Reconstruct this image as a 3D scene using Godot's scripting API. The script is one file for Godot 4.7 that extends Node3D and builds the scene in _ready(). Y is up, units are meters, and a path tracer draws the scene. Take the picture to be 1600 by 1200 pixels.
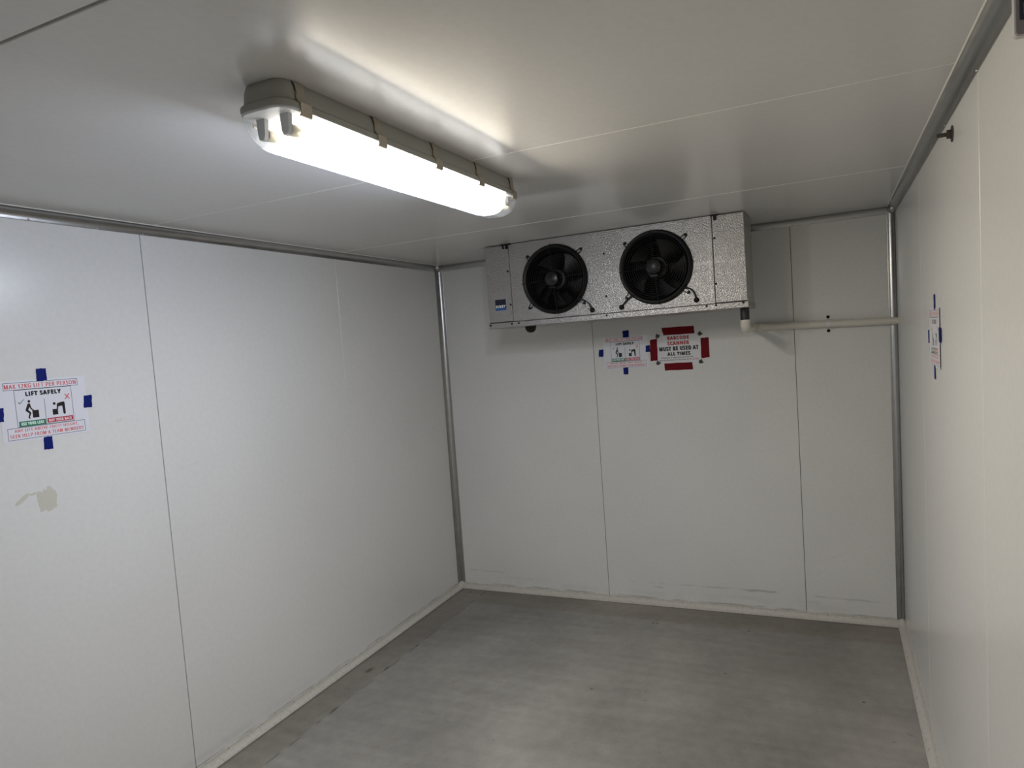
extends Node3D

# ---------------------------------------------------------------- room measures (metres; back wall is z = 0, floor is y = 0)
const H := 2.4
const W := 2.940
const DEPTH := 4.96
const LX := 1.496          # middle of the batten light
const LZ := 2.664
const GZ0 := 2.145         # the part of the lens in front of the tubes
const GZ1 := 3.195
const WALL := Color(0.885, 0.883, 0.870)

var taken := {}
var tex_count := 0

func _ready() -> void:
	# ---- camera
	var cam := Camera3D.new()
	cam.name = "camera"
	cam.projection = Camera3D.PROJECTION_FRUSTUM
	cam.near = 0.05
	cam.far = 60.0
	var f := 1086.974
	cam.size = 1200.0 / f * cam.near
	cam.frustum_offset = Vector2(3.715 / f, 16.087 / f) * cam.near
	add_child(cam)
	cam.position = Vector3(2.5971, 1.7915, 4.4777)
	cam.rotation_order = EULER_ORDER_YXZ
	cam.rotation_degrees = Vector3(-4.0444, 24.9309, -4.2311)
	cam.current = true
	# ---- environment
	var we := WorldEnvironment.new()
	we.name = "world_environment"
	var e := Environment.new()
	e.background_mode = Environment.BG_COLOR
	e.background_color = Color(0, 0, 0)
	e.tonemap_mode = Environment.TONE_MAPPER_LINEAR
	e.tonemap_exposure = 1.32
	e.sdfgi_enabled = true
	e.ssao_enabled = true
	e.ssil_enabled = true
	we.environment = e
	add_child(we)
	# ---- the light of the batten: below its lens, and on either side of it (the two tubes differ in tone)
	area("lamp_light_down", Vector3(LX, 2.258, LZ), Vector3(0, -1, 0), Vector2(0.10, 1.08), Color(1.0, 0.985, 0.975), 0.78)
	area("lamp_light_cool_side", Vector3(LX - 0.074, 2.302, LZ), Vector3(-1, -1.5, 0), Vector2(0.06, 1.08), Color(0.86, 0.905, 1.0), 0.95)
	area("lamp_light_warm_side", Vector3(LX + 0.074, 2.302, LZ), Vector3(1, -1.5, 0), Vector2(0.06, 1.08), Color(1.0, 0.95, 0.86), 0.88)
	area("added_light_far_end", Vector3(LX, 2.292, 2.030), Vector3(0, -2.2, -1), Vector2(0.10, 0.06), Color(0.97, 0.98, 1.0), 0.28)  # added light at the lens end, brightens the back wall
	build_room()
	build_light()
	build_evaporator()
	build_pipe()
	build_signs()
	build_bolt()
	build_display()

func area(called: String, at: Vector3, towards: Vector3, size: Vector2, tint: Color, energy: float) -> void:
	var l := AreaLight3D.new()
	l.name = called
	l.area_size = size
	l.light_color = tint
	l.light_energy = energy
	l.area_range = 12.0
	l.area_attenuation = 2.0
	l.shadow_enabled = true
	add_child(l)
	# the side lights lie along z, the end light across it
	var b := -towards.normalized()
	var y := Vector3(0, 0, 1) if absf(b.z) < 0.5 else Vector3(0, 1, 0)
	y = (y - b * y.dot(b)).normalized()
	l.transform = Transform3D(Basis(y.cross(b), y, b), at)

# ---------------------------------------------------------------- mesh helpers
func begin() -> SurfaceTool:
	var st := SurfaceTool.new()
	st.begin(Mesh.PRIMITIVE_TRIANGLES)
	return st

func obj(called: String, st: SurfaceTool, m: Material, parent: Node3D = self) -> MeshInstance3D:
	var o := MeshInstance3D.new()
	o.mesh = st.commit()
	o.material_override = m
	return put(called, o, parent)

func put(called: String, o: Node3D, parent: Node3D = self) -> Node3D:
	var key := str(parent.get_instance_id()) + called
	var n: int = taken.get(key, 0)
	taken[key] = n + 1
	o.name = called if n == 0 else "%s_%03d" % [called, n]
	parent.add_child(o, true)
	return o

func again(called: String, mesh: Mesh, m: Material, parent: Node3D, at: Vector3) -> MeshInstance3D:
	var o := MeshInstance3D.new()
	o.mesh = mesh
	o.material_override = m
	o.position = at
	return put(called, o, parent)

func thing(called: String, label: String, category: String, at: Vector3 = Vector3.ZERO, group: String = "") -> Node3D:
	var o := Node3D.new()
	put(called, o)
	o.position = at
	tag(o, label, category, group)
	return o

func tag(o: Node3D, label: String, category: String, group: String = "") -> void:
	o.set_meta("label", label)
	o.set_meta("category", category)
	if group:
		o.set_meta("group", group)

func structure(o: Node3D, label: String, category: String) -> Node3D:
	o.set_meta("kind", "structure")
	tag(o, label, category)
	return o

func vert(st: SurfaceTool, p: Vector3, n: Vector3, uv: Vector2 = Vector2.ZERO) -> void:
	st.set_normal(n)
	st.set_uv(uv)
	st.add_vertex(p)

# a, b, c counter-clockwise as seen from outside
func tri(st: SurfaceTool, a: Vector3, b: Vector3, c: Vector3) -> void:
	var n := (b - a).cross(c - a).normalized()
	vert(st, a, n)
	vert(st, c, n)
	vert(st, b, n)

func quad(st: SurfaceTool, a: Vector3, b: Vector3, c: Vector3, d: Vector3) -> void:
	tri(st, a, b, c)
	tri(st, a, c, d)

func quad_uv(st: SurfaceTool, p: Array, uv: Array) -> void:
	var n: Vector3 = (p[1] - p[0]).cross(p[2] - p[0]).normalized()
	for i in [0, 2, 1, 0, 3, 2]:
		vert(st, p[i], n, uv[i])

func quad_n(st: SurfaceTool, a: Vector3, b: Vector3, c: Vector3, d: Vector3, na: Vector3, nb: Vector3, nc: Vector3, nd: Vector3) -> void:
	vert(st, a, na); vert(st, c, nc); vert(st, b, nb)
	vert(st, a, na); vert(st, d, nd); vert(st, c, nc)

# a box with chamfered edges
func cbox(st: SurfaceTool, lo: Vector3, hi: Vector3, ch: float, b: Basis = Basis(), o: Vector3 = Vector3.ZERO) -> void:
	var c := (lo + hi) / 2.0
	var h := (hi - lo) / 2.0
	var ax := [Vector3.RIGHT, Vector3.UP, Vector3.BACK]
	for i in 3:
		var j := (i + 1) % 3
		var k := (i + 2) % 3
		for s in [-1.0, 1.0]:
			var n: Vector3 = ax[i] * s
			var u: Vector3 = ax[j] * (h[j] - ch)
			var v: Vector3 = ax[k] * (h[k] - ch) * s
			var m: Vector3 = c + n * h[i]
			quad(st, o + b * (m - u - v), o + b * (m + u - v), o + b * (m + u + v), o + b * (m - u + v))
	if ch <= 0.0:
		return
	for i in 3:
		var j := (i + 1) % 3
		var k := (i + 2) % 3
		for s in [-1.0, 1.0]:
			for t in [-1.0, 1.0]:
				var l: Vector3 = ax[i] * (h[i] - ch)
				var p: Vector3 = c + ax[j] * s * h[j] + ax[k] * t * (h[k] - ch)
				var q: Vector3 = c + ax[j] * s * (h[j] - ch) + ax[k] * t * h[k]
				edge(st, [o + b * (p - l), o + b * (p + l), o + b * (q + l), o + b * (q - l)], b * (ax[j] * s + ax[k] * t))
	for x in [-1.0, 1.0]:
		for y in [-1.0, 1.0]:
			for z in [-1.0, 1.0]:
				var s3 := Vector3(x, y, z)
				var a := c + Vector3(x * h.x, y * (h.y - ch), z * (h.z - ch))
				var bb := c + Vector3(x * (h.x - ch), y * h.y, z * (h.z - ch))
				var d := c + Vector3(x * (h.x - ch), y * (h.y - ch), z * h.z)
				if (bb - a).cross(d - a).dot(s3) > 0:
					tri(st, o + b * a, o + b * bb, o + b * d)
				else:
					tri(st, o + b * a, o + b * d, o + b * bb)

func edge(st: SurfaceTool, p: Array, out: Vector3) -> void:
	if (p[1] - p[0]).cross(p[2] - p[0]).dot(out) > 0:
		quad(st, p[0], p[1], p[2], p[3])
	else:
		quad(st, p[0], p[3], p[2], p[1])

# a closed outline (in ex, ey) pushed along dir; edges that meet at under 40 degrees are shaded smooth
func extrude(st: SurfaceTool, pts: PackedVector2Array, o: Vector3, ex: Vector3, ey: Vector3, dir: Vector3, caps: bool = true) -> void:
	var n := pts.size()
	var area2 := 0.0
	for i in n:
		area2 += pts[i].cross(pts[(i + 1) % n])
	var pl: Array[Vector2] = []
	for i in n:
		pl.append(pts[i])
	if area2 * ex.cross(ey).dot(dir) < 0:
		pl.reverse()
	var flip := 1.0 if ex.cross(ey).dot(dir) > 0 else -1.0
	var en: Array[Vector3] = []
	for i in n:
		var d := pl[(i + 1) % n] - pl[i]
		var q := ex * d.x + ey * d.y
		en.append(q.cross(dir).normalized())
	for i in n:
		var j := (i + 1) % n
		var a := o + ex * pl[i].x + ey * pl[i].y
		var b := o + ex * pl[j].x + ey * pl[j].y
		var na := en[i]
		var nb := en[i]
		if en[i].dot(en[(i + n - 1) % n]) > 0.77:
			na = (en[i] + en[(i + n - 1) % n]).normalized()
		if en[i].dot(en[j]) > 0.77:
			nb = (en[i] + en[j]).normalized()
		quad_n(st, a, b, b + dir, a + dir, na, nb, nb, na)
	if caps:
		var ids := Geometry2D.triangulate_polygon(PackedVector2Array(pl))
		for i in range(0, ids.size(), 3):
			var a := o + ex * pl[ids[i]].x + ey * pl[ids[i]].y
			var b := o + ex * pl[ids[i + 1]].x + ey * pl[ids[i + 1]].y
			var c := o + ex * pl[ids[i + 2]].x + ey * pl[ids[i + 2]].y
			if (b - a).cross(c - a).dot(dir) > 0:
				tri(st, a + dir, b + dir, c + dir)
				tri(st, a, c, b)
			else:
				tri(st, a + dir, c + dir, b + dir)
				tri(st, a, b, c)

# profile of (radius, height) turned about an axis; outside is to the right of the profile's direction of travel when height rises
func lathe(st: SurfaceTool, prof: Array, o: Vector3, axis: Vector3, segs: int = 32) -> void:
	var z := axis.normalized()
	var x := z.cross(Vector3.UP if absf(z.y) < 0.9 else Vector3.RIGHT).normalized()
	var y := z.cross(x)
	var n := prof.size()
	var en: Array[Vector2] = []
	for i in n - 1:
		var d: Vector2 = prof[i + 1] - prof[i]
		en.append(Vector2(d.y, -d.x).normalized())
	for i in n - 1:
		var n0 := en[i]
		var n1 := en[i]
		if i > 0 and en[i].dot(en[i - 1]) > 0.7:
			n0 = (en[i] + en[i - 1]).normalized()
		if i < n - 2 and en[i].dot(en[i + 1]) > 0.7:
			n1 = (en[i] + en[i + 1]).normalized()
		for k in segs:
			var a0 := TAU * k / segs
			var a1 := TAU * (k + 1) / segs
			var r0 := x * cos(a0) + y * sin(a0)
			var r1 := x * cos(a1) + y * sin(a1)
			var p: Vector2 = prof[i]
			var q: Vector2 = prof[i + 1]
			quad_n(st, o + r0 * p.x + z * p.y, o + r1 * p.x + z * p.y, o + r1 * q.x + z * q.y, o + r0 * q.x + z * q.y,
				r0 * n0.x + z * n0.y, r1 * n0.x + z * n0.y, r1 * n1.x + z * n1.y, r0 * n1.x + z * n1.y)

func tube(st: SurfaceTool, path: Array, r: float, segs: int = 10, closed: bool = false, caps: bool = true) -> void:
	var n := path.size()
	var rings: Array = []
	var t0: Vector3 = (path[1] - path[0]).normalized()
	var u := t0.cross(Vector3.UP if absf(t0.y) < 0.9 else Vector3.RIGHT).normalized()
	var tang: Array[Vector3] = []
	for i in n:
		var a: Vector3 = path[(i + n - 1) % n] if closed or i > 0 else path[i]
		var b: Vector3 = path[(i + 1) % n] if closed or i < n - 1 else path[i]
		var t := (b - a).normalized()
		tang.append(t)
		u = (u - t * u.dot(t)).normalized()
		var v := t.cross(u)
		var ring: Array[Vector3] = []
		for k in segs:
			var an := TAU * k / segs
			ring.append(u * cos(an) + v * sin(an))
		rings.append(ring)
	for i in (n if closed else n - 1):
		var j := (i + 1) % n
		for k in segs:
			var l := (k + 1) % segs
			quad_n(st, path[i] + rings[i][k] * r, path[i] + rings[i][l] * r, path[j] + rings[j][l] * r, path[j] + rings[j][k] * r,
				rings[i][k], rings[i][l], rings[j][l], rings[j][k])
	if caps and not closed:
		for k in segs:
			var l := (k + 1) % segs
			tri(st, path[0], path[0] + rings[0][l] * r, path[0] + rings[0][k] * r)
			tri(st, path[n - 1], path[n - 1] + rings[n - 1][k] * r, path[n - 1] + rings[n - 1][l] * r)

func ring(st: SurfaceTool, c: Vector3, r: float, w: float, segs: int = 48, sides: int = 6) -> void:
	var pts: Array = []
	for i in segs:
		var a := TAU * i / segs
		pts.append(c + Vector3(cos(a), sin(a), 0) * r)
	tube(st, pts, w, sides, true)

# closed rings of equal length joined in order; the rings run so that the outside is seen counter-clockwise going along
func loft(st: SurfaceTool, rings: Array, cap0: bool, cap1: bool, inside: bool = false) -> void:
	var m := rings.size()
	var n: int = rings[0].size()
	var s := -1.0 if inside else 1.0
	var nor: Array = []
	for i in m:
		var row: Array[Vector3] = []
		for k in n:
			var du: Vector3 = rings[i][(k + 1) % n] - rings[i][(k + n - 1) % n]
			var dv: Vector3 = rings[mini(i + 1, m - 1)][k] - rings[maxi(i - 1, 0)][k]
			row.append((du.cross(dv)).normalized() * s)
		nor.append(row)
	for i in m - 1:
		for k in n:
			var l := (k + 1) % n
			if inside:
				quad_n(st, rings[i][l], rings[i][k], rings[i + 1][k], rings[i + 1][l], nor[i][l], nor[i][k], nor[i + 1][k], nor[i + 1][l])
			else:
				quad_n(st, rings[i][k], rings[i][l], rings[i + 1][l], rings[i + 1][k], nor[i][k], nor[i][l], nor[i + 1][l], nor[i + 1][k])
	for which in [0, m - 1]:
		if (which == 0 and not cap0) or (which > 0 and not cap1):
			continue
		var c := Vector3.ZERO
		for p in rings[which]:
			c += p / n
		for k in n:
			var l := (k + 1) % n
			if (which == 0) != inside:
				tri(st, c, rings[which][l], rings[which][k])
			else:
				tri(st, c, rings[which][k], rings[which][l])

# a wall, floor or ceiling sheet: front face in (eu, ev) with thin chamfers, going back by t; texture laid in the measures of the whole wall
func panel(st: SurfaceTool, o: Vector3, eu: Vector3, ev: Vector3, en: Vector3, u0: float, u1: float, v0: float, v1: float, t: float, ch: float, whole: Vector2) -> void:
	var at := func(u: float, v: float, d: float) -> Vector3: return o + eu * u + ev * v - en * d
	var uv := func(u: float, v: float) -> Vector2: return Vector2(u / whole.x, 1.0 - v / whole.y)
	var q := func(a: Array) -> void:
		var pts: Array = []
		var uvs: Array = []
		for c in a:
			pts.append(at.call(c[0], c[1], c[2]))
			uvs.append(uv.call(c[0], c[1]))
		quad_uv(st, pts, uvs)
	var a := u0 + ch
	var b := u1 - ch
	var c := v0 + ch
	var d := v1 - ch
	q.call([[a, c, 0.0], [b, c, 0.0], [b, d, 0.0], [a, d, 0.0]])
	q.call([[u0, v0, ch], [u1, v0, ch], [b, c, 0.0], [a, c, 0.0]])
	q.call([[u1, v0, ch], [u1, v1, ch], [b, d, 0.0], [b, c, 0.0]])
	q.call([[u1, v1, ch], [u0, v1, ch], [a, d, 0.0], [b, d, 0.0]])
	q.call([[u0, v1, ch], [u0, v0, ch], [a, c, 0.0], [a, d, 0.0]])
	q.call([[u0, v0, t], [u1, v0, t], [u1, v0, ch], [u0, v0, ch]])
	q.call([[u1, v0, t], [u1, v1, t], [u1, v1, ch], [u1, v0, ch]])
	q.call([[u1, v1, t], [u0, v1, t], [u0, v1, ch], [u1, v1, ch]])
	q.call([[u0, v1, t], [u0, v0, t], [u0, v0, ch], [u0, v1, ch]])
	q.call([[u1, v0, t], [u0, v0, t], [u0, v1, t], [u1, v1, t]])

# ---------------------------------------------------------------- materials and textures
func mat(c: Color, rough: float, metal: float = 0.0) -> StandardMaterial3D:
	var m := StandardMaterial3D.new()
	m.albedo_color = c
	m.roughness = rough
	m.metallic = metal
	return m

func noise(freq: float, sd: int, oct: int = 3) -> FastNoiseLite:
	var n := FastNoiseLite.new()
	n.noise_type = FastNoiseLite.TYPE_SIMPLEX_SMOOTH
	n.frequency = freq
	n.seed = sd
	n.fractal_octaves = oct
	return n

func tex(im: Image) -> ImageTexture:
	return ImageTexture.create_from_image(im)

# coat of paint in (w x h pixels, over wm x hm metres): faint unevenness, and strokes of grime and painted shade [u, v, length, slope, darkness, width in metres]
func coat(w: int, h: int, wm: float, hm: float, base: Color, sd: int, marks: Array) -> Image:
	var big := noise(3.0 / w, sd, 3).get_image(w, h, false, false, true)
	var fine := noise(0.11, sd + 1, 2).get_image(w, h, false, false, true)
	var dirt_and_shade := PackedFloat32Array()
	dirt_and_shade.resize(w * h)
	var nd := noise(0.05, sd + 2, 3)
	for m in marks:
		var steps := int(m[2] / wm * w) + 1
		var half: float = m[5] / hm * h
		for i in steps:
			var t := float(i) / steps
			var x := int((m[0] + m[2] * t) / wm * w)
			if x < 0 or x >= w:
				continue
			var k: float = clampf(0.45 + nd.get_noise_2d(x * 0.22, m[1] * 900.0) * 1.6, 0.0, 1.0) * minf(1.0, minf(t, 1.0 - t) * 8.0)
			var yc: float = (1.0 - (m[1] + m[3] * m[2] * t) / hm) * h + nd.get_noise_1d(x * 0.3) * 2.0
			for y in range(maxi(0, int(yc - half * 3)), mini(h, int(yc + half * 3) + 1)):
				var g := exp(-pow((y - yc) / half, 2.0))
				dirt_and_shade[y * w + x] = minf(0.6, dirt_and_shade[y * w + x] + g * k * float(m[4]) * 0.75)
	var bb := big.get_data()
	var fb := fine.get_data()
	var out := PackedByteArray()
	out.resize(w * h * 3)
	var bpp := bb.size() / (w * h)
	for i in w * h:
		var s := 1.0 + (bb[i * bpp] - 128) * 0.00012 + (fb[i * bpp] - 128) * 0.00008
		var k := 1.0 - dirt_and_shade[i]
		out[i * 3] = clampi(int(base.r * s * k * 255.0), 0, 255)
		out[i * 3 + 1] = clampi(int(base.g * s * k * 255.0), 0, 255)
		out[i * 3 + 2] = clampi(int(base.b * s * (k - dirt_and_shade[i] * 0.1) * 255.0), 0, 255)
	return Image.create_from_data(w, h, false, Image.FORMAT_RGB8, out)

func steel_coat(im: Image) -> StandardMaterial3D:
	var m := mat(Color.WHITE, 0.25)
	m.albedo_texture = tex(im)
	m.metallic_specular = 0.5
	return m

func concrete(w: int, h: int, wm: float, hm: float) -> Image:
	var big := noise(2.2 / w, 31, 4).get_image(w, h, false, false, true)
	var streak_n := noise(0.004, 37, 3)
	var mid := noise(0.035, 32, 4).get_image(w, h, false, false, true)
	var fine := noise(0.35, 33, 2).get_image(w, h, false, false, true)
	var bb := big.get_data()
	var mb := mid.get_data()
	var fb := fine.get_data()
	var bpp := bb.size() / (w * h)
	var wob := noise(0.02, 34, 3)
	var gap := noise(0.012, 35, 2)
	var out := PackedByteArray()
	out.resize(w * h * 3)
	var rng := RandomNumberGenerator.new()
	rng.seed = 5
	for y in h:
		var z := float(y) / h * hm
		var wx := wob.get_noise_1d(y) * 0.008
		var gx := gap.get_noise_1d(y * 2.0)
		for x in w:
			var px := float(x) / w * wm
			var i := y * w + x
			var wz := wob.get_noise_1d(x + 5000.0) * 0.02
			# trowelled fill between the coving and the slab
			var edge_l: float = clampf((0.228 + wx - px) / 0.012, 0.0, 1.0)
			var edge_b: float = clampf((0.285 + wz - z) / 0.03, 0.0, 1.0)
			var fill := maxf(edge_l, edge_b)
			var s := 1.0 + (bb[i * bpp] - 128) * 0.0011 + (mb[i * bpp] - 128) * 0.00035 + (fb[i * bpp] - 128) * 0.0004
			s += streak_n.get_noise_2d(px * 300.0, z * 2600.0) * 0.05
			var r := 0.566
			var g := 0.555
			var b := 0.530
			r = lerpf(r, 0.530, fill)
			g = lerpf(g, 0.510, fill)
			b = lerpf(b, 0.475, fill)
			# the joint itself, broken here and there
			var j := exp(-pow((px - 0.228 - wx) / 0.0035, 2.0)) * clampf(0.35 + gx * 1.5, 0.0, 0.8)
			s *= 1.0 - j * 0.45
			# darker close to the coving
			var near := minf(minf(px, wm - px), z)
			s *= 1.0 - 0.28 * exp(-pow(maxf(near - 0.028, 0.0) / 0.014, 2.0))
			out[i * 3] = clampi(int(r * s * 255.0), 0, 255)
			out[i * 3 + 1] = clampi(int(g * s * 255.0), 0, 255)
			out[i * 3 + 2] = clampi(int(b * s * 255.0), 0, 255)
	var im := Image.create_from_data(w, h, false, Image.FORMAT_RGB8, out)
	# specks and chips
	for spot in [[0.137, 1.361, 0.014, 0.03], [2.096, 0.291, 0.008, 0.008], [1.556, 0.314, 0.007, 0.008], [1.53, 0.314, 0.007, 0.008], [1.416, 1.206, 0.006, 0.006], [2.034, 0.856, 0.006, 0.006], [2.676, 0.967, 0.006, 0.007], [0.123, 0.094, 0.012, 0.01], [0.222, 1.31, 0.008, 0.02], [0.23, 1.0, 0.006, 0.02], [0.225, 1.78, 0.006, 0.03]]:
		blot(im, spot[0] / wm * w, spot[1] / hm * h, spot[2] / wm * w, spot[3] / hm * h, Color(0.2, 0.19, 0.17), 0.75)
	for k in 160:
		blot(im, rng.randf() * w, rng.randf() * h, rng.randf_range(1.0, 2.6), rng.randf_range(0.8, 2.0), Color(0.3, 0.28, 0.26), rng.randf_range(0.15, 0.45))
	return im

func blot(im: Image, cx: float, cy: float, rx: float, ry: float, c: Color, k: float) -> void:
	for y in range(maxi(0, int(cy - ry * 2)), mini(im.get_height(), int(cy + ry * 2) + 2)):
		for x in range(maxi(0, int(cx - rx * 2)), mini(im.get_width(), int(cx + rx * 2) + 2)):
			var g := exp(-(pow((x - cx) / rx, 2.0) + pow((y - cy) / ry, 2.0))) * k
			im.set_pixel(x, y, im.get_pixel(x, y).lerp(c, g))

# ---- flat print: filled triangles in an image
func fill_tri(im: Image, a: Vector2, b: Vector2, c: Vector2, col: Color) -> void:
	var x0 := maxi(0, int(minf(a.x, minf(b.x, c.x))))
	var x1 := mini(im.get_width() - 1, int(maxf(a.x, maxf(b.x, c.x))) + 1)
	var y0 := maxi(0, int(minf(a.y, minf(b.y, c.y))))
	var y1 := mini(im.get_height() - 1, int(maxf(a.y, maxf(b.y, c.y))) + 1)
	var s := (b - a).cross(c - a)
	if s == 0.0:
		return
	for y in range(y0, y1 + 1):
		for x in range(x0, x1 + 1):
			var p := Vector2(x + 0.5, y + 0.5)
			if (b - a).cross(p - a) * s >= 0 and (c - b).cross(p - b) * s >= 0 and (a - c).cross(p - c) * s >= 0:
				im.set_pixel(x, y, col)

func stroke(im: Image, a: Vector2, b: Vector2, w0: float, w1: float, col: Color) -> void:
	var n := (b - a).normalized().orthogonal()
	fill_tri(im, a + n * w0, a - n * w0, b - n * w1, col)
	fill_tri(im, a + n * w0, b - n * w1, b + n * w1, col)
	disc(im, a, w0, col)
	disc(im, b, w1, col)

func disc(im: Image, c: Vector2, r: float, col: Color) -> void:
	for k in 16:
		fill_tri(im, c, c + Vector2.from_angle(TAU * k / 16) * r, c + Vector2.from_angle(TAU * (k + 1) / 16) * r, col)

func frame(im: Image, r: Rect2, w: int, col: Color) -> void:
	var p := Vector2i(r.position)
	var q := Vector2i(r.end)
	im.fill_rect(Rect2i(p.x, p.y, q.x - p.x, w), col)
	im.fill_rect(Rect2i(p.x, q.y - w, q.x - p.x, w), col)
	im.fill_rect(Rect2i(p.x, p.y, w, q.y - p.y), col)
	im.fill_rect(Rect2i(q.x - w, p.y, w, q.y - p.y), col)

# a line of lettering stretched to fill the box (the box holds capitals from baseline to top)
func words(im: Image, text: String, box: Rect2, col: Color, bold: bool = true, thick: float = -1.0) -> void:
	if thick < 0.0:
		thick = box.size.y * (0.075 if bold else 0.035)
	var font := SystemFont.new()
	font.font_names = PackedStringArray(["Droid Sans"])
	font.font_weight = 700 if bold else 400
	var tm := TextMesh.new()
	var spaced := FontVariation.new()
	spaced.base_font = font
	spaced.spacing_glyph = 5
	tm.font = spaced
	tm.font_size = 64
	tm.pixel_size = 0.01
	tm.depth = 0.0
	tm.curve_step = 1.0
	# a capital I without feet: the plain bar of the small l, cut to the height of the capitals
	tm.text = "E"
	var top := tm.get_aabb().end.y
	var foot := tm.get_aabb().position.y
	tm.text = text.replace("I", "l") if text == text.to_upper() else text
	var arr := tm.surface_get_arrays(0)
	var v: PackedVector3Array = arr[Mesh.ARRAY_VERTEX]
	if text == text.to_upper():
		for i in v.size():
			v[i].y = clampf(v[i].y, foot - (0.12 if "," in text else 0.0), top)
	var ids: PackedInt32Array = arr[Mesh.ARRAY_INDEX] if arr[Mesh.ARRAY_INDEX] != null else PackedInt32Array()
	if ids.is_empty():
		for i in v.size():
			ids.append(i)
	var lo := Vector2(1e9, 1e9)
	var hi := Vector2(-1e9, -1e9)
	for p in v:
		lo = lo.min(Vector2(p.x, p.y))
		hi = hi.max(Vector2(p.x, p.y))
	var sx := box.size.x / maxf(hi.x - lo.x, 1e-6)
	var sy := box.size.y / maxf(hi.y - lo.y, 1e-6)
	for i in range(0, ids.size(), 3):
		var t: Array[Vector2] = []
		for k in 3:
			var p := v[ids[i + k]]
			t.append(Vector2(box.position.x + (p.x - lo.x) * sx, box.end.y - (p.y - lo.y) * sy))
		for s in ([-thick, -thick / 3.0, thick / 3.0, thick] if thick > 0.0 else [0.0]):
			var d := Vector2(s, 0)
			fill_tri(im, t[0] + d, t[1] + d, t[2] + d, col)
			if thick > 2.0:
				fill_tri(im, t[0] + Vector2(s, s), t[1] + Vector2(s, s), t[2] + Vector2(s, s), col)

# ---------------------------------------------------------------- the room
func left_x(y: float, z: float) -> float:
	return 0.0006 * z + 0.0047 * (y - 1.2)

func right_x(y: float, z: float) -> float:
	return W - 0.00285 * z + 0.00796 * (y - 1.2)

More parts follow.
